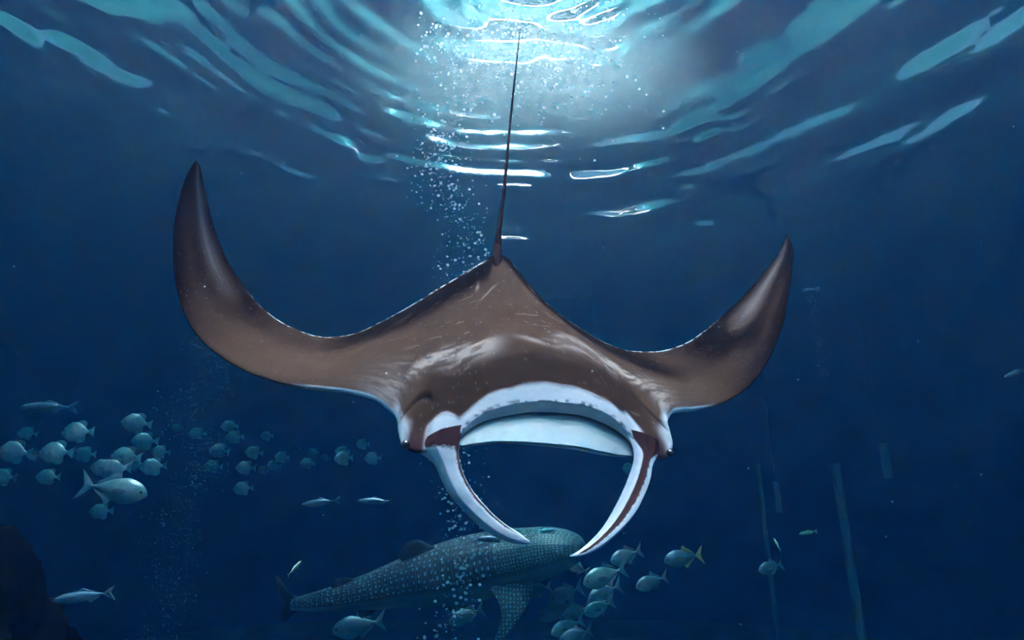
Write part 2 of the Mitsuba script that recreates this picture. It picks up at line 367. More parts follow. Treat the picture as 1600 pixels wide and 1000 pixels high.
    tipd = sstep(9.5, 14, c)[:, None]
    b = b * (1 - .85 * tipd)
    out = np.where((kind == 0)[:, None], d, np.where((kind == 1)[:, None], m, b))
    return np.clip(out * (.94 + .12 * n2)[:, None], .0012, .9)


pos = rim.reshape(-1, 3)
attr = [np.broadcast_to(a, rim.shape[:2]).reshape(-1) for a in (col[:, None], kind[None], vrow[None])]
faces = grid_faces(NU, nrow, wrap=True)
_, first, inv = np.unique(np.round(pos, 5), axis=0, return_index=True, return_inverse=True)
faces = inv.reshape(-1)[faces]
faces = faces[(faces[:, 0] != faces[:, 1]) & (faces[:, 1] != faces[:, 2]) & (faces[:, 0] != faces[:, 2])]
pos, attr = pos[first], [a[first] for a in attr]
bm = trimesh.Trimesh(pos, faces, process=False)
if bm.volume < 0:
    bm = trimesh.Trimesh(pos, faces[:, ::-1], process=False)
VC = {'type': 'mesh_attribute', 'name': 'vertex_color'}
scene['manta_skin'] = {'type': 'twosided', 'bsdf': {'type': 'diffuse', 'reflectance': VC}}
manta = thing('manta_ray', 'huge brown manta ray gliding nose down with its wings raised and its mouth open', 'manta ray')
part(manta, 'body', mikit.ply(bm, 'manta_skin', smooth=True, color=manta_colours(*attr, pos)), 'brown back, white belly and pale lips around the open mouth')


def lathe(points, radii, sides=20, flat=None):
    """A tapering tube along the points (n, 3); flat: (axis, factors) squeezes it along an axis."""
    p = np.asarray(points, float)
    t = np.gradient(p, axis=0)
    t /= np.linalg.norm(t, axis=1, keepdims=True)
    a = np.cross(t, CAM_FWD)
    a /= np.linalg.norm(a, axis=1, keepdims=True)
    b = np.cross(t, a)
    ang = np.arange(sides) * 2 * np.pi / sides
    v = p[:, None] + np.asarray(radii, float).reshape(-1, 1, 1) * (np.cos(ang)[None, :, None] * a[:, None] + np.sin(ang)[None, :, None] * b[:, None])
    f = grid_faces(len(p), sides, wrap=True)
    v = np.vstack([v.reshape(-1, 3), p[:1], p[-1:]])
    n = len(p) * sides
    k = np.arange(sides)
    f = np.vstack([f, np.stack([k, (k + 1) % sides, 0 * k + n], 1), np.stack([n - sides + (k + 1) % sides, n - sides + k, 0 * k + n + 1], 1)])
    m = trimesh.Trimesh(v, f, process=False)
    return m if m.volume > 0 else trimesh.Trimesh(v, f[:, ::-1], process=False)


tp = np.array([(777, 430, 3.98), (777, 405, 4.10), (778, 380, 4.17), (781, 352, 4.20), (785, 322, 4.23), (791, 262, 4.27), (796, 205, 4.31), (802, 145, 4.35), (808, 88, 4.38), (813, 45, 4.40)], float)
tpt = CubicSpline(np.arange(10), P(*tp.T))(np.linspace(0, 9, 120))
tw = np.interp(np.linspace(0, 9, 120), np.arange(10), [.030, .034, .026, .018, .014, .0115, .0095, .0075, .0055, .0025])
scene['tail_skin'] = {'type': 'twosided', 'bsdf': {'type': 'diffuse', 'reflectance': rgb(.0045, .0035, .004)}}
part(manta, 'tail', mikit.ply(lathe(tpt, tw), 'tail_skin', smooth=True), 'thin dark whip tail pointing up')
dp = P(np.array([777, 777, 777, 776]), np.array([424, 405, 390, 379]), np.array([3.94, 4.04, 4.12, 4.20]))
dfm = lathe(CubicSpline(np.arange(4), dp)(np.linspace(0, 3, 30)), np.interp(np.linspace(0, 3, 30), [0, 1, 2, 3], [.008, .03, .032, .012]))
part(manta, 'dorsal_fin', mikit.ply(dfm, 'tail_skin', smooth=True), 'small dark fin at the root of the tail')


def cephalic(inner, outer, ridge, thick, paint):
    """A horn-like head fin: inner and outer edge (px, py, distance), cross-section with a ridge towards the viewer."""
    n, na = 220, 40
    s, k = np.linspace(0, 1, n), np.linspace(0, 1, len(inner))
    I, O = CubicSpline(k, P(*np.array(inner, float).T))(s), CubicSpline(k, P(*np.array(outer, float).T))(s)
    wd = np.linalg.norm(O - I, axis=1)
    tang = np.gradient((I + O) / 2, axis=0)
    nn = np.cross(tang, O - I)
    nn /= np.linalg.norm(nn, axis=1, keepdims=True)
    if (nn[n // 2] @ CAM_FWD) > 0:
        nn = -nn
    w = np.linspace(0, 1, na)
    prof = np.interp(w, *ridge)
    prof = np.convolve(np.pad(prof, 2, mode='edge'), [.1, .2, .4, .2, .1], 'valid')
    back = np.linspace(1, 0, na)[1:-1]
    front = I[:, None] + (O - I)[:, None] * w[None, :, None] + nn[:, None] * (prof[None] * wd[:, None])[..., None]
    rear = I[:, None] + (O - I)[:, None] * back[None, :, None] - nn[:, None] * (np.sqrt(np.clip(1 - (2 * back - 1) ** 2, 0, 1))[None] * np.minimum(thick, wd * .45)[:, None])[..., None]
    v = np.concatenate([front, rear], 1)
    ww = np.broadcast_to(np.concatenate([w, -back])[None], v.shape[:2]).reshape(-1)
    st = np.broadcast_to(s[:, None], v.shape[:2]).reshape(-1)
    m = v.shape[1]
    f = grid_faces(n, m, wrap=True)
    pv = np.vstack([v.reshape(-1, 3), v[0].mean(0, keepdims=True), v[-1].mean(0, keepdims=True)])
    kk, q = np.arange(m), n * m
    f = np.vstack([f, np.stack([kk, (kk + 1) % m, 0 * kk + q], 1), np.stack([q - m + (kk + 1) % m, q - m + kk, 0 * kk + q + 1], 1)])
    ww, st = np.append(ww, [.5, .5]), np.append(st, [0, 1.0])
    mesh = trimesh.Trimesh(pv, f, process=False)
    if mesh.volume < 0:
        mesh = trimesh.Trimesh(pv, f[:, ::-1], process=False)
    c = paint(ww, st, meshkit.fbm(pv * 30, 3, 31), meshkit.fbm(pv * 90, 2, 33))
    return mikit.ply(mesh, 'manta_skin', smooth=True, color=np.clip(c, .0012, .9))


LILAC, SHADED_WHITE, MAROON = np.array([.84, .68, .74]), np.array([.60, .68, .68]), np.array([.0065, .0040, .0050])


def blend(a, b, t):
    return a * (1 - t)[:, None] + b * t[:, None]


def paint_a(w, s, n, n2):
    c = blend(np.broadcast_to(LILAC, (len(w), 3)), np.broadcast_to(SHADED_WHITE, (len(w), 3)), sstep(.45, .6, np.abs(w)))  # outer half: teal shade on the white painted into the colour
    c = c * (.8 + .35 * n)[:, None]
    c = blend(c, np.broadcast_to(MAROON, c.shape), (1 - sstep(.04, .09, w + .05 * (n2 - .5))) * (w >= 0) * (1 - sstep(.80, .95, s)))
    return blend(c, np.broadcast_to(MAROON, c.shape), (1 - sstep(.13, .17, s + .05 * (n2 - .5) + .10 * (np.abs(w) - .35))) * (w > -.001))


def paint_b(w, s, n, n2):
    c = np.broadcast_to(LILAC, (len(w), 3)) * (.85 + .3 * n)[:, None]
    lo = .44 - .30 * (1 - sstep(0, .22, s))
    hi = .80 + .20 * (1 - sstep(.10, .22, s))
    band = sstep(lo - .02, lo + .02, w) * (1 - sstep(hi - .03, hi + .03, w + .12 * (n2 - .5))) * (1 - sstep(.93, .97, s))
    return blend(c, np.broadcast_to(MAROON, c.shape), band)


finA = cephalic([(728, 664, 2.80), (718, 690, 2.76), (717, 716, 2.72), (724, 742, 2.68), (738, 768, 2.63), (758, 792, 2.59), (781, 814, 2.55), (805, 831, 2.51), (828, 847, 2.48)],
                [(660, 690, 2.84), (658, 709, 2.82), (675, 722, 2.79), (688, 746, 2.75), (702, 772, 2.71), (723, 797, 2.66), (750, 823, 2.60), (788, 845, 2.54), (829, 850, 2.48)],
                ([0, .12, .45, .75, 1], [0, .10, .22, .16, 0]), .035, paint_a)
part(manta, 'cephalic_fin', finA, 'pale horn-like head fin with a thin dark rim, curving in below the mouth')
finB = cephalic([(972, 664, 2.84), (986, 690, 2.82), (990, 716, 2.79), (982, 745, 2.75), (971, 771, 2.71), (956, 800, 2.66), (937, 829, 2.60), (912, 854, 2.54), (890, 868, 2.50)],
                [(1030, 690, 2.88), (1027, 712, 2.83), (1020, 728, 2.77), (1016, 750, 2.72), (1006, 776, 2.67), (992, 802, 2.62), (968, 829, 2.57), (932, 857, 2.52), (891, 870, 2.50)],
                ([0, .25, .5, .78, 1], [0, -.04, .10, .14, 0]), .030, paint_b)
part(manta, 'cephalic_fin', finB, 'head fin with a dark band between two pale stripes')
bsdf('eye_black', (.01, .01, .012), .15, .6)
for e, s in ((P(634, 694, 2.81), .020), (P(1047, 707, 2.87), .018)):
    m = trimesh.creation.icosphere(3, s)
    m.apply_translation(e)
    part(manta, 'eye', mikit.ply(m, 'eye_black', smooth=True))


# ------------------------------------------------------------------ the whale shark
def shark_skin(p, n, uv):
    u, v = uv.x, uv.y                                  # u: metres from the snout, v: angle round the body, 0 = spine, +-1 = belly
    head = 1 - mikit.smoothstep(.75, 1.25, u)
    au = dr.abs(v)

    def dots(du, dv, size, seed):
        a, b = u / du, v / dv
        ia, ib = dr.floor(a), dr.floor(b)
        ja, jb = .5 + .35 * (mikit.cell_rand(ia, ib, seed) - .5), .5 + .30 * (mikit.cell_rand(ia, ib, seed + 1) - .5)
        q = dr.sqrt(dr.square((a - ia - ja) * du) + dr.square((b - ib - jb) * dv * 1.2))
        return 1 - mikit.smoothstep(size * .6, size, q * (.8 + .5 * mikit.cell_rand(ia, ib, seed + 2)))
    big = dots(.098, .062, .023, 3) * (1 - head)
    small = dots(.044, .034, .012, 9) * head
    bars = (1 - mikit.smoothstep(.004, .012, dr.abs(u / .098 - dr.floor(u / .098)) * .098)) * (1 - head) * .35
    spot = dr.clip(big + small + bars, 0, 1) * (1 - mikit.smoothstep(.55, .66, au))
    base = mi.Color3f(.005, .016, .024) * (.8 + .4 * mikit.fbm(u * 3, v * 3, 1, 3))
    base = mikit.mix(base, mi.Color3f(.008, .038, .042), head)
    c = mikit.mix(base, mi.Color3f(.15, .42, .42), spot)
    return mikit.mix(c, mi.Color3f(.04, .14, .16), mikit.smoothstep(.60, .70, au))


bsdf('whale_shark_skin', mikit.proc(shark_skin), .6, .1)
bsdf('shark_fin_skin', (.006, .014, .020), .6, .1)
shark = thing('whale_shark', 'large spotted whale shark swimming in the deep water below the manta ray', 'whale shark')
WS = np.array([  # px, py, distance, half height px, half width / half height
    (910, 856, 7.30, 3, 3.0), (904, 856, 7.32, 17, 2.0), (890, 857, 7.36, 27, 1.75), (862, 861, 7.44, 36, 1.5), (826, 868, 7.54, 42, 1.25), (785, 876, 7.66, 47, 1.1),
    (735, 888, 7.80, 49, 1.0), (690, 897, 7.93, 45, .95), (640, 908, 8.08, 37, .9), (590, 921, 8.22, 29, .85), (545, 931, 8.35, 22, .8), (505, 938, 8.46, 16, .75), (472, 943, 8.56, 11, .7), (455, 945, 8.60, 8, .6)], float)
kk = np.concatenate([[0], np.cumsum(np.linalg.norm(np.diff(P(*WS[:, :3].T), axis=0), axis=1))])
kd = np.concatenate([np.linspace(0, .3, 24), np.linspace(.3, kk[-1], 150)[1:]])
wsf = PchipInterpolator(kk, np.column_stack([P(*WS[:, :3].T), WS[:, 3] * WS[:, 2] / F, WS[:, 4]]))(kd)
wc, wr, ww_ = wsf[:, :3], wsf[:, 3], wsf[:, 4]
wt = np.gradient(wc, axis=0)
wt /= np.linalg.norm(wt, axis=1, keepdims=True)
wside = np.cross(wt, [0, 0, 1.0])
wside /= np.linalg.norm(wside, axis=1, keepdims=True)
wup = np.cross(wside, wt)
aa = np.linspace(-np.pi, np.pi, 73)
cx, sx_ = np.sin(aa), np.cos(aa)
ridge = 1 + .05 * np.exp(-((np.abs(aa) - .75) / .06) ** 2) + .05 * np.exp(-((np.abs(aa) - 1.25) / .06) ** 2)     # keels along the flank
wv = wc[:, None] + (cx * ridge)[None, :, None] * wside[:, None] * (wr * ww_)[:, None, None] + (np.sign(sx_) * np.abs(sx_) ** .9 * ridge)[None, :, None] * wup[:, None] * wr[:, None, None]
wm = trimesh.Trimesh(np.vstack([wv.reshape(-1, 3), wc[:1], wc[-1:]]), np.vstack([grid_faces(len(kd), 73), [[k, k + 1, len(kd) * 73] for k in range(72)], [[len(kd) * 73 - 73 + k + 1, len(kd) * 73 - 73 + k, len(kd) * 73 + 1] for k in range(72)]]), process=False)
wuv = np.stack(np.broadcast_arrays(kd[:, None], aa[None] / np.pi), -1).reshape(-1, 2)
wuv = np.vstack([wuv, [[0, 0], [kd[-1], 0]]])
part(shark, 'body', mikit.ply(wm, 'whale_shark_skin', smooth=True, uv=wuv), 'dark back with rows of pale spots')


def plate(outline, thick, uvs=None, n=6):
    """A fin: the planar outline (n, 3) thickened, thin at the rim and fuller inside; returns mesh and uv."""
    o = np.asarray(outline, float)
    c = o.mean(0)
    e1 = o[len(o) // 2] - o[0]
    e1 /= np.linalg.norm(e1)
    nn = np.linalg.svd(o - c)[2][2]
    lev = np.linspace(0, 1, n)
    top = np.concatenate([c + (o - c) * (1 - l) + nn * thick * (math.sqrt(1 - (1 - l) ** 2) + .08) for l in lev])
    bot = np.concatenate([c + (o - c) * (1 - l) - nn * thick * (math.sqrt(1 - (1 - l) ** 2) + .08) for l in lev])
    m, k = len(o), len(o) * n
    f = grid_faces(n, m, wrap=True)
    i = np.arange(m)
    j = (i + 1) % m
    f = np.vstack([f, f[:, ::-1] + k, np.stack([i, i + k, j + k], 1), np.stack([i, j + k, j], 1)])
    mesh = trimesh.Trimesh(np.vstack([top, bot]), f, process=False)
    mesh.merge_vertices()
    trimesh.repair.fix_normals(mesh)
    return mesh


def smooth_outline(points, n=40):
    p = np.asarray(points, float)
    k = np.arange(len(p))
    return PchipInterpolator(k, p)(np.linspace(0, len(p) - 1, n))


def shark_fin(name, pts, thick=.03, dense=.8):
    m = plate(smooth_outline(P(*np.array(pts, float).T)), thick)
    q = m.vertices - m.vertices.mean(0)
    uvf = np.stack([.1 + np.clip(q @ CAM_RIGHT - (q @ CAM_RIGHT).min(), 0, .6), .8 * (q @ CAM_UP)], -1)
    part(shark, name, mikit.ply(m, 'whale_shark_skin' if dense else 'shark_fin_skin', smooth=True, uv=uvf))


shark_fin('dorsal_fin', [(690, 866, 7.85), (672, 852, 7.86), (652, 843, 7.90), (634, 849, 7.95), (622, 866, 7.98), (628, 876, 8.0), (650, 882, 7.98), (685, 872, 7.9)], .04, 0)
shark_fin('second_dorsal_fin', [(560, 912, 8.27), (542, 902, 8.32), (526, 905, 8.36), (516, 914, 8.38), (530, 922, 8.36), (555, 920, 8.3)], .02, 0)
shark_fin('pectoral_fin', [(838, 890, 7.30), (830, 930, 7.16), (812, 965, 7.05), (790, 994, 6.98), (772, 1002, 6.96), (785, 975, 7.02), (782, 948, 7.12), (770, 928, 7.22), (764, 914, 7.32), (800, 890, 7.35)], .045, 1)
shark_fin('pectoral_fin', [(800, 900, 7.95), (760, 930, 8.2), (725, 950, 8.4), (700, 955, 8.5), (715, 930, 8.3), (740, 905, 8.0)], .045, 1)
shark_fin('pelvic_fin', [(600, 934, 8.15), (585, 955, 8.1), (565, 966, 8.1), (560, 955, 8.15), (575, 935, 8.2)], .02, 0)
shark_fin('caudal_fin', [(470, 937, 8.55), (452, 926, 8.75), (438, 905, 9.0), (430, 898, 9.1), (436, 925, 8.95), (446, 945, 8.75), (442, 962, 8.8), (440, 974, 8.85), (456, 962, 8.7), (470, 950, 8.56)], .03, 0)
m = trimesh.creation.icosphere(2, .025)
m.apply_translation(P(892, 868, 7.06))
part(shark, 'eye', mikit.ply(m, 'eye_black', smooth=True))

# ------------------------------------------------------------------ fishes
def fish_paint(base, belly, bars=(), stripe=None):
    def fn(p, n, uv):
        c = mikit.mix(mi.Color3f(*belly), mi.Color3f(*base), mikit.smoothstep(-.12, .16, uv.y))
        c = c * (.85 + .3 * mikit.fbm(uv.x * 22, uv.y * 22, 2, 3))
        for at, width, dark in bars:
            c = c * (1 - dark * dr.exp(-dr.square((uv.x - at + .12 * dr.square(uv.y)) / width)))
        if stripe:
            c = mikit.mix(c, mi.Color3f(*stripe), dr.exp(-dr.square((uv.y - .02) / .03)))
        return c
    return mikit.proc(fn)


bsdf('batfish_skin', fish_paint((.08, .33, .34), (.12, .42, .44), [(.33, .0045, .93), (.10, .006, .6), (-.22, .005, .45)]), .4, .25)
bsdf('trevally_skin', fish_paint((.06, .27, .24), (.11, .38, .35), [(.36, .003, .3)]), .35, .3)
bsdf('slender_skin', fish_paint((.02, .08, .13), (.035, .15, .20), []), .35, .3)
bsdf('yellow_fin', (.28, .32, .08), .5, .1)
bsdf('pale_fin', (.07, .22, .23), .5, .1)
bsdf('remora_skin', (.14, .62, .55), .5, .1)
bsdf('greenish_skin', fish_paint((.40, .52, .25), (.55, .66, .40), []), .4, .2)
bsdf('barred_skin', fish_paint((.035, .14, .17), (.06, .22, .24), [(.36, .002, .4), (.2, .002, .25), (.02, .002, .25), (-.16, .002, .25)]), .4, .2)


def fish_mesh(top, bot, width, n=34, m=24):
    """Body of unit length, snout at x = +.5, tail root at x = -.40; (t, height) lists from snout (0) to tail root (1)."""
    t = (1 - np.cos(np.linspace(0, np.pi, n))) / 2
    hi, lo, wd = (PchipInterpolator(*np.array(q, float).T)(t) for q in (top, bot, width))
    x = .5 - .9 * t
    a = np.linspace(0, 2 * np.pi, m, endpoint=False)
    mid_, half = (hi + lo) / 2, (hi - lo) / 2
    z = mid_[:, None] + half[:, None] * np.sin(a)[None]
    y = wd[:, None] * (np.sign(np.cos(a)) * np.abs(np.cos(a)) ** 1.15)[None]
    v = np.stack([np.broadcast_to(x[:, None], z.shape), y, z], -1)
    v = np.vstack([v.reshape(-1, 3), [[.5, 0, mid_[0]], [-.4, 0, mid_[-1]]]])
    k, q = np.arange(m), n * m
    f = np.vstack([grid_faces(n, m, wrap=True), np.stack([k, (k + 1) % m, 0 * k + q], 1), np.stack([q - m + (k + 1) % m, q - m + k, 0 * k + q + 1], 1)])
    mesh = trimesh.Trimesh(v, f, process=False)
    return mesh if mesh.volume > 0 else trimesh.Trimesh(v, f[:, ::-1], process=False)


def fin2(points, thick=.010, lean=0.0):
    o = smooth_outline([(x, lean * abs(z), z) for x, z in points], 30)
    return plate(o, thick, n=4)


def fish_kind(skin, fin_skin, top, bot, width, fins, eye):
    shapes = {}
    m = fish_mesh(top, bot, width)
    shapes['body'] = mikit.ply(m, skin, smooth=True, uv=np.stack([m.vertices[:, 0], m.vertices[:, 2]], -1))
    for name, pts in fins:
        m = fin2(pts)
        shapes[name] = mikit.ply(m, fin_skin, smooth=True, uv=np.stack([m.vertices[:, 0], m.vertices[:, 2]], -1))
    ex, ez, er, ey = eye
    for nm, sg in (('eye', 1), ('eye_001', -1)):
        m = trimesh.creation.icosphere(1, er)
        m.apply_translation([ex, sg * ey, ez])
        shapes[nm] = mikit.ply(m, 'eye_black', smooth=True)
    pm = plate(smooth_outline([(.20, 0, -.02), (.12, .05, .02), (.02, .10, .0), (.0, .10, -.06), (.08, .05, -.07), (.18, 0, -.05)], 20), .006, n=3)
    pm2 = pm.copy()
    pm2.vertices[:, 1] *= -1
    pm2.invert()
    wmax = max(w for _, w in width)
    for q, sgn in ((pm, 1), (pm2, -1)):
        q.vertices[:, 1] += sgn * wmax * .80
    shapes['pectoral_fin'] = mikit.ply(pm, fin_skin, smooth=True, uv=np.stack([pm.vertices[:, 0], pm.vertices[:, 2]], -1))
    shapes['pectoral_fin_001'] = mikit.ply(pm2, fin_skin, smooth=True, uv=np.stack([pm2.vertices[:, 0], pm2.vertices[:, 2]], -1))
    return shapes


BAT = dict(top=[(0, .0), (.06, .10), (.18, .24), (.38, .36), (.6, .34), (.8, .20), (.93, .07), (1, .055)], bot=[(0, -.03), (.06, -.10), (.2, -.24), (.4, -.35), (.6, -.33), (.8, -.20), (.93, -.07), (1, -.055)],
           width=[(0, .01), (.1, .06), (.3, .105), (.55, .09), (.8, .045), (1, .016)],
           fins=[('dorsal_fin', [(.10, .33), (.0, .38), (-.14, .41), (-.28, .34), (-.30, .24), (-.28, .14), (-.1, .26), (.06, .32)]),
                 ('anal_fin', [(.02, -.32), (-.12, -.40), (-.27, -.36), (-.30, -.24), (-.28, -.14), (-.1, -.26)]),
                 ('tail_fin', [(-.37, .05), (-.46, .12), (-.58, .20), (-.55, .05), (-.55, -.05), (-.58, -.20), (-.46, -.12), (-.37, -.05)])], eye=(.40, .08, .030, .045))
TREV = dict(top=[(0, -.02), (.05, .06), (.18, .15), (.38, .20), (.6, .165), (.8, .085), (.94, .025), (1, .022)], bot=[(0, -.06), (.06, -.11), (.2, -.19), (.4, -.235), (.58, -.19), (.8, -.085), (.94, -.025), (1, -.022)],
            width=[(0, .01), (.1, .05), (.3, .085), (.55, .07), (.8, .035), (1, .014)],
            fins=[('dorsal_fin', [(.02, .17), (-.06, .27), (-.12, .215), (-.28, .11), (-.34, .045), (-.2, .10)]),
                  ('anal_fin', [(-.02, -.18), (-.10, -.27), (-.14, -.20), (-.28, -.11), (-.34, -.045), (-.2, -.10)]),
                  ('tail_fin', [(-.37, .022), (-.46, .12), (-.60, .25), (-.52, .08), (-.475, .0), (-.52, -.08), (-.60, -.25), (-.46, -.12), (-.37, -.022)])], eye=(.405, .0, .022, .045))
SLIM = dict(top=[(0, -.01), (.08, .045), (.25, .085), (.45, .095), (.7, .07), (.92, .022), (1, .016)], bot=[(0, -.02), (.08, -.05), (.25, -.085), (.45, -.10), (.7, -.07), (.92, -.02), (1, -.016)],
            width=[(0, .01), (.1, .035), (.35, .06), (.6, .05), (.85, .02), (1, .01)],
            fins=[('dorsal_fin', [(.08, .08), (.0, .135), (-.10, .10), (-.26, .055), (-.1, .06)]), ('anal_fin', [(-.1, -.075), (-.17, -.12), (-.22, -.085), (-.33, -.035), (-.2, -.05)]),
                  ('tail_fin', [(-.38, .016), (-.48, .08), (-.58, .13), (-.50, .0), (-.58, -.13), (-.48, -.08), (-.38, -.016)])], eye=(.42, .012, .014, .032))
KINDS = {'batfish': fish_kind('batfish_skin', 'batfish_skin', **BAT), 'trevally': fish_kind('trevally_skin', 'pale_fin', **TREV), 'slender_fish': fish_kind('slender_skin', 'slender_skin', **SLIM),
         'small_fish': fish_kind('greenish_skin', 'greenish_skin', **SLIM), 'yellow_tailed_trevally': fish_kind('barred_skin', 'yellow_fin', **TREV), 'remora': fish_kind('remora_skin', 'remora_skin', **SLIM),
         'barred_trevally': fish_kind('barred_skin', 'pale_fin', **TREV)}


def fish(kind, px, py, wpx, length, yaw, label, group=None, pitch=0.0, roll=0.0, depth=None, category='fish', name=None):
    """yaw: 0 swims across the picture to its right, 180 to its left, 270 straight at the viewer."""
    Z = depth or F * length / wpx
    w = T().translate(P(px, py, Z).tolist()).rotate([0, 0, 1], yaw).rotate([0, 1, 0], -pitch).rotate([1, 0, 0], roll).scale(length)
    t = thing(name or kind, label, category, group)
    for p_, shape in KINDS[kind].items():
        scene[f'{t}__{p_}'] = {**shape, 'to_world': w}


SCHOOL = 'batfish of the silvery school'
for px, py, w, yaw, lab in [
    (42, 677, 26, 200, 'faint batfish above the first batfish of the middle row'),
    (120, 675, 44, 190, 'large barred batfish swimming above the middle row, tail fin spread'),
    (212, 661, 40, 205, 'batfish at the very top of the near school, thin tail behind it'),
    (22, 706, 46, 190, 'large barred batfish, first of the middle row at the edge of the picture'),
    (86, 707, 46, 190, 'large barred batfish, second of the middle row'),
    (131, 710, 30, 195, 'dim brownish batfish trailing behind the second of the middle row'),
    (225, 689, 36, 205, 'batfish directly below the topmost batfish of the near school'),
    (250, 706, 26, 200, 'small dim batfish tucked behind the one below the topmost batfish'),
    (196, 713, 40, 200, 'batfish overlapping the top of the cluster above the trevally'),
    (161, 731, 36, 195, 'batfish at the front of the cluster above the trevally'),
    (178, 733, 42, 200, 'bright batfish right above the back of the lone trevally'),
    (238, 729, 36, 200, 'batfish beside the cluster, nearest to the distant bubble plume on that side'),
    (208, 725, 28, 200, 'dim batfish behind the cluster above the trevally'),
    (5, 745, 34, 190, 'batfish cut by the edge of the picture below the middle row'),
    (74, 745, 32, 195, 'batfish below the second batfish of the middle row'),
    (157, 799, 32, 195, 'lowest batfish of the near school, under the belly of the trevally'),
    (308, 677, 24, 210, 'small faint batfish inside the distant bubble plume'),
    (358, 666, 25, 215, 'upper batfish of the touching pair just past the bubble plume'),
    (366, 683, 26, 215, 'lower batfish of the touching pair just past the bubble plume'),
    (416, 681, 19, 215, 'tiny batfish alone at the top between the pair and the manta ray'),
    (342, 704, 28, 215, 'batfish close past the bubble plume at middle height'),
    (333, 728, 25, 215, 'dim batfish under the one close past the bubble plume'),
    (396, 707, 26, 215, 'dim batfish just above the brightest batfish of the far group'),
    (383, 731, 28, 210, 'brightest batfish of the far group past the plume'),
    (440, 714, 22, 225, 'upper batfish of the slanting pair in the middle of the far group'),
    (428, 727, 22, 225, 'lower batfish of the slanting pair in the middle of the far group'),
    (410, 735, 17, 215, 'tiny dim batfish between the brightest one and the slanting pair'),
    (379, 763, 28, 205, 'lowest batfish of the far group, hanging below the rest'),
    (489, 707, 17, 225, 'small batfish on top of the stacked pair before the pale pair'),
    (480, 724, 23, 225, 'lower batfish of the stacked pair before the pale pair'),
    (534, 706, 23, 220, 'dim batfish peeping over the pale batfish near the manta ray'),
    (536, 716, 29, 215, 'pale batfish with its bars showing near the manta ray'),
    (566, 694, 22, 220, 'very faint batfish above the last batfish before the manta ray'),
    (582, 716, 27, 215, 'last batfish of the school, next below the manta ray wing'),
    (508, 716, 15, 220, 'tiny faint batfish between the stacked pair and the pale one'),
    (462, 702, 14, 220, 'tiny faint batfish above the gap after the slanting pair'),
    (276, 668, 16, 210, 'tiny faint batfish before the distant bubble plume'),
    (52, 712, 20, 195, 'small dim batfish between the first two of the middle row'),
    (982, 733, 26, 215, 'batfish half hidden behind the dark-banded head fin of the manta ray')]:
    fish('batfish', px, py, w, .42, yaw, lab, SCHOOL, roll=float(rng.uniform(-6, 6)), pitch=float(rng.uniform(-6, 6)))
fish('trevally', 182, 764, 92, .60, 12, 'large silver trevally with a deep belly and forked tail below the batfish school', pitch=-8)
SLIMS = 'slender blue fishes'
fish('slender_fish', 74, 636, 84, .70, 180, 'slender bluish fish above the batfish school', SLIMS)
fish('slender_fish', 500, 785, 56, .42, 180, 'slender fish below the far batfish, first of two in line', SLIMS, pitch=-6)
fish('slender_fish', 585, 783, 56, .42, 180, 'slender fish nearest the head fin of the manta ray, second of two in line', SLIMS)
fish('slender_fish', 128, 932, 88, .39, 182, 'slender blue fish low down by the dark rock', SLIMS, pitch=-7, depth=4.0)
fish('small_fish', 461, 887, 30, .20, 60, 'tiny slim fish swimming upwards above the tail of the whale shark', pitch=38)
fish('small_fish', 1214, 850, 22, .18, 100, 'tiny greenish fish beside the thin pale post', pitch=50)
fish('small_fish', 1262, 832, 30, .30, 185, 'small yellowish fish between the two pale posts', pitch=-8)
fish('slender_fish', 1588, 582, 40, .5, 170, 'blurred bluish fish at the edge of the picture away from the school', SLIMS, pitch=-20)
fish('remora', 852, 829, 34, .26, 0, 'pale teal remora riding on the head of the whale shark', depth=7.25, pitch=4)
SH = 'trevallies around the head of the whale shark'
for kind, px, py, w, yaw, pitch, lab, depth in [
    ('barred_trevally', 977, 868, 56, 200, -14, 'trevally just past the tip of the dark-banded head fin', 7.6),
    ('yellow_tailed_trevally', 1066, 871, 62, 190, -6, 'trevally with a yellowish tail, farthest from the whale shark', 7.6),
    ('trevally', 943, 899, 72, 195, -14, 'brightest trevally of the shark group, forked tail clearly seen', 6.9),
    ('barred_trevally', 1017, 909, 54, 195, -12, 'dim trevally below the yellow-tailed one', 8.2),
    ('barred_trevally', 902, 887, 36, 200, 20, 'small pale trevally close under the snout of the whale shark', 8.4),
    ('barred_trevally', 882, 927, 56, 200, -14, 'trevally below the small pale one at the chin of the whale shark', 7.8),
    ('barred_trevally', 943, 926, 62, 205, -16, 'dark trevally right under the brightest one', 7.3),
    ('trevally', 935, 949, 52, 200, -14, 'trevally with a shining back in the lower middle of the group', 7.0),
    ('barred_trevally', 868, 953, 62, 200, -12, 'large dim trevally beside the pectoral fin of the whale shark', 7.6),
    ('barred_trevally', 898, 957, 52, 200, -14, 'trevally between the large dim one and the shining back', 7.4),
    ('trevally', 885, 979, 56, 200, -14, 'trevally second from the bottom of the group', 7.2),
    ('barred_trevally', 898, 993, 54, 195, -12, 'lowest trevally of the group, cut by the bottom of the picture', 7.0),
    ('barred_trevally', 838, 922, 46, 195, -10, 'faint trevally touching the base of the pectoral fin of the whale shark', 7.9),
    ('slender_fish', 770, 842, 50, 180, 0, 'slim fish passing in front of the whale shark under the pale head fin', 6.6),
    ('barred_trevally', 558, 977, 76, 190, -8, 'large dim trevally under the tail of the whale shark', 8.8),
    ('barred_trevally', 727, 962, 56, 200, -16, 'dim trevally under the belly of the whale shark', 8.9),
    ('barred_trevally', 1203, 886, 44, 195, -10, 'very faint trevally beside the thin pale post', 10.0)]:
    fish(kind, px, py, w, depth * w / F, yaw, lab, SH, pitch=pitch, depth=depth, name='trevally' if 'trevally' in kind else None)

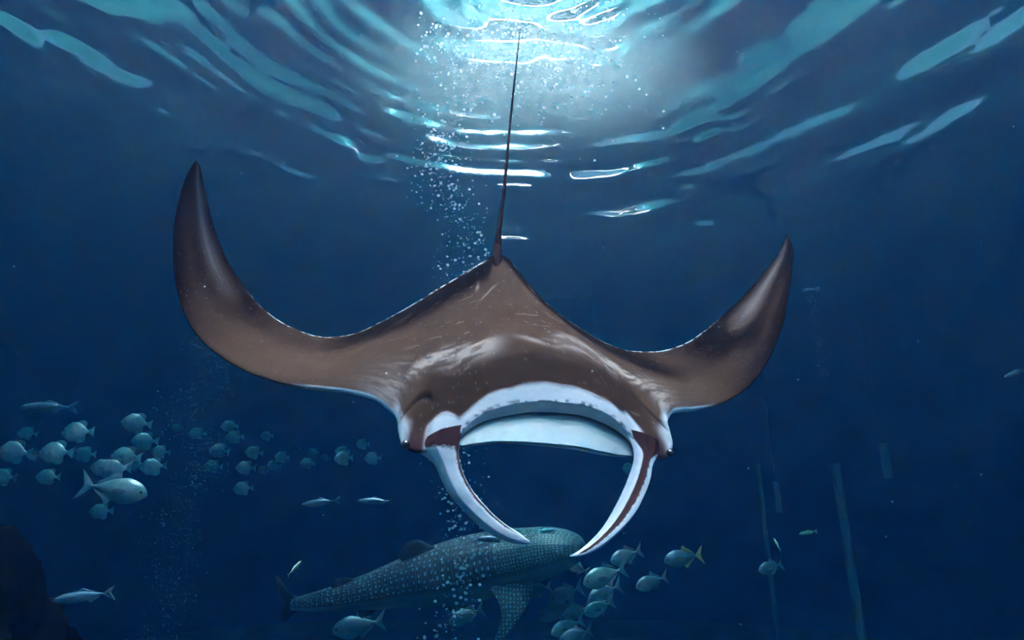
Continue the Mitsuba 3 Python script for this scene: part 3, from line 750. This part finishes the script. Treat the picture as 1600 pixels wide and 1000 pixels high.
# ------------------------------------------------------------------ bubbles and drifting specks
scene['bubble'] = {'type': 'principledthin', 'base_color': rgb(.95, .97, .98), 'roughness': .3, 'diff_trans': 1.5, 'eta': 1.33}
ICO = trimesh.creation.icosphere(1, 1.0)


def spheres(centres, radii, squash=1.0):
    c, r_ = np.asarray(centres, float), np.asarray(radii, float)
    v = c[:, None] + ICO.vertices[None] * r_[:, None, None] * np.array([1, 1, squash])
    f = ICO.faces[None] + (np.arange(len(c)) * len(ICO.vertices))[:, None, None]
    return trimesh.Trimesh(v.reshape(-1, 3), f.reshape(-1, 3), process=False)


def plume(name, label, path, n, spread, size, power=1.0):
    """path: rows (x, y, z) from the bottom up."""
    p = np.array(path, float)
    t = rng.random(n) ** power
    c = PchipInterpolator(p[:, 2], p)(p[0, 2] + t * (p[-1, 2] - p[0, 2]))
    sd = np.interp(t, [0, .5, 1], spread)[:, None]
    clump = np.stack([meshkit.noise(np.stack([t * 23, 0 * t + k, 0 * t], -1), 5 + k) - .5 for k in range(2)] + [0 * t], -1)
    c = c + rng.normal(size=(n, 3)) * sd * [1, 1, .3] + clump * sd * 2.2
    c[:, 2] = np.minimum(c[:, 2], SURF - .12)
    r_ = size * (.35 + rng.random(n) ** 3)
    key = thing(name, label, 'bubbles', kind='stuff')
    scene[key] = mikit.ply(spheres(c, r_, .8), 'bubble', smooth=True)


plume('bubble_plume', 'sparkling column of air bubbles rising behind the manta ray to the surface', [(-.60, 4.3, ZB + .2), (-.60, 4.3, -2.2), (-.56, 4.3, -1.7), (-.42, 4.3, -.9), (-.33, 4.3, -.2), (-.40, 4.3, 1.2), (-.55, 4.3, 3.0), (-.50, 4.25, 4.05)],
      2400, (.05, .09, .13), .0105, .55)
f0 = P(322, 600, 10.0)
plume('bubble_plume', 'hazy distant plume of fine bubbles among the batfish', [(f0[0], f0[1], ZB + .2), (f0[0], f0[1], 0), (f0[0], f0[1], 2.0), (f0[0], f0[1], 2.6)], 4200, (.10, .16, .26), .0075, .8)
f1 = P(1272, 500, 12.0)
plume('bubble_plume', 'faint thin plume of bubbles beyond the wing tip of the manta ray', [(f1[0], f1[1], f1[2] - 1.2), (f1[0], f1[1], f1[2]), (f1[0], f1[1], f1[2] + 1.6)], 260, (.05, .05, .08), .009)
scene['clear_edge'] = {'type': 'null'}
hc, hr = np.array([.20, 4.12, 3.30]), np.array([1.9, 1.0, .76])
gx, gy, gz = [(np.arange(k) + .5) / k * 2 - 1 for k in (48, 32, 32)]
GZ, GY, GX = np.meshgrid(gz, gy, gx, indexing='ij')
gq = GX ** 2 + GY ** 2 + GZ ** 2
gp = np.stack([GX * 5, GY * 3, GZ * 2.2], -1)
dens = np.clip(np.exp(-3.2 * gq) - .05, 0, 1) * (.35 + 1.3 * meshkit.fbm(gp, 3, 50)) * (.55 + .45 * GZ.clip(-1, 1))
hm = trimesh.creation.icosphere(4, 1.0)
hm.vertices = hm.vertices * hr + hc
scene['glow_haze_water'] = {'type': 'heterogeneous', 'sigma_t': {'type': 'gridvolume', 'grid': mi.VolumeGrid((dens[..., None] * 4.6).astype(np.float32)),
                              'to_world': T().translate((hc - hr).tolist()).scale((2 * hr).tolist())}, 'albedo': .95, 'phase': {'type': 'hg', 'g': .5}}
key = thing('glow_haze', 'milky haze volume added to make the glow under the brightest part of the surface', 'haze', kind='stuff')
scene[key] = mikit.ply(hm, 'clear_edge', smooth=True, interior={'type': 'ref', 'id': 'glow_haze_water'}, exterior={'type': 'ref', 'id': 'water'})  # scattering volume added to make the glow below the surface
key = thing('bubble_swarm', 'glittering swarm of bubbles breaking at the surface above the tail of the manta ray', 'bubbles', kind='stuff')
n = 1100
c = np.column_stack([rng.normal(.20, .50, n), rng.normal(4.4, .40, n), SURF - .12 - np.abs(rng.normal(0, .28, n))])
scene[key] = mikit.ply(spheres(c, .013 * (.3 + rng.random(n) ** 3), .8), 'bubble', smooth=True)
bsdf('speck', (.70, .62, .62), .8, .1)
n = 420
pz = 1.2 + 7.5 * rng.random(n)
c = P(rng.uniform(0, 1600, n), rng.uniform(150, 1000, n), pz)
key = thing('drifting_specks', 'pale pinkish specks drifting in the water', 'specks', kind='stuff')
scene[key] = mikit.ply(spheres(c, np.where(rng.random(n) < .05,   .0045, .0014) * pz / 3), 'speck', smooth=True)

# ------------------------------------------------------------------ posts and rocks
bsdf('pale_post', (.035, .10, .13), .6, .1)
for (xa, ya, Z, wpx, lab) in [(1305, 728, 13.0, 13, 'thick pale post rising from the floor'), (1184, 728, 14.0, 7, 'thin pale post rising from the floor')]:
    a = P(xa, ya, Z)
    t = thing('post', lab, 'post', 'pale posts')
    rad = wpx * Z / F / 2
    m = trimesh.creation.cylinder(rad, a[2] - ZB, sections=24)
    m.apply_translation([a[0], a[1], (a[2] + ZB) / 2])
    part(t, 'shaft', mikit.ply(m, 'pale_post', smooth=40))
    m = trimesh.creation.cylinder(rad * 1.25, .06, sections=24)
    m.apply_translation([a[0], a[1], a[2] + .03])
    part(t, 'cap', mikit.ply(m, 'pale_post', smooth=40))
for (xa, ya, yb, Z, wpx, lab) in [(1212, 752, 800, 14.5, 9, 'short pale tube hanging beside the thin post'), (1379, 692, 748, 13.5, 12, 'short pale tube hanging above the thick post')]:
    a, b = P(xa, ya, Z), P(xa + 6, yb, Z)
    t = thing('hanging_tube', lab, 'tube', 'hanging tubes')
    rad = wpx * Z / F / 2
    m = trimesh.creation.cylinder(rad, a[2] - b[2], sections=24)
    m.apply_translation([a[0], a[1], (a[2] + b[2]) / 2])
    part(t, 'tube', mikit.ply(m, 'pale_post', smooth=40))
    m = trimesh.creation.cylinder(.003, SURF - .2 - a[2], sections=6)
    m.apply_translation([a[0], a[1], (SURF - .2 + a[2]) / 2])
    part(t, 'cable', mikit.ply(m, 'pale_post'))


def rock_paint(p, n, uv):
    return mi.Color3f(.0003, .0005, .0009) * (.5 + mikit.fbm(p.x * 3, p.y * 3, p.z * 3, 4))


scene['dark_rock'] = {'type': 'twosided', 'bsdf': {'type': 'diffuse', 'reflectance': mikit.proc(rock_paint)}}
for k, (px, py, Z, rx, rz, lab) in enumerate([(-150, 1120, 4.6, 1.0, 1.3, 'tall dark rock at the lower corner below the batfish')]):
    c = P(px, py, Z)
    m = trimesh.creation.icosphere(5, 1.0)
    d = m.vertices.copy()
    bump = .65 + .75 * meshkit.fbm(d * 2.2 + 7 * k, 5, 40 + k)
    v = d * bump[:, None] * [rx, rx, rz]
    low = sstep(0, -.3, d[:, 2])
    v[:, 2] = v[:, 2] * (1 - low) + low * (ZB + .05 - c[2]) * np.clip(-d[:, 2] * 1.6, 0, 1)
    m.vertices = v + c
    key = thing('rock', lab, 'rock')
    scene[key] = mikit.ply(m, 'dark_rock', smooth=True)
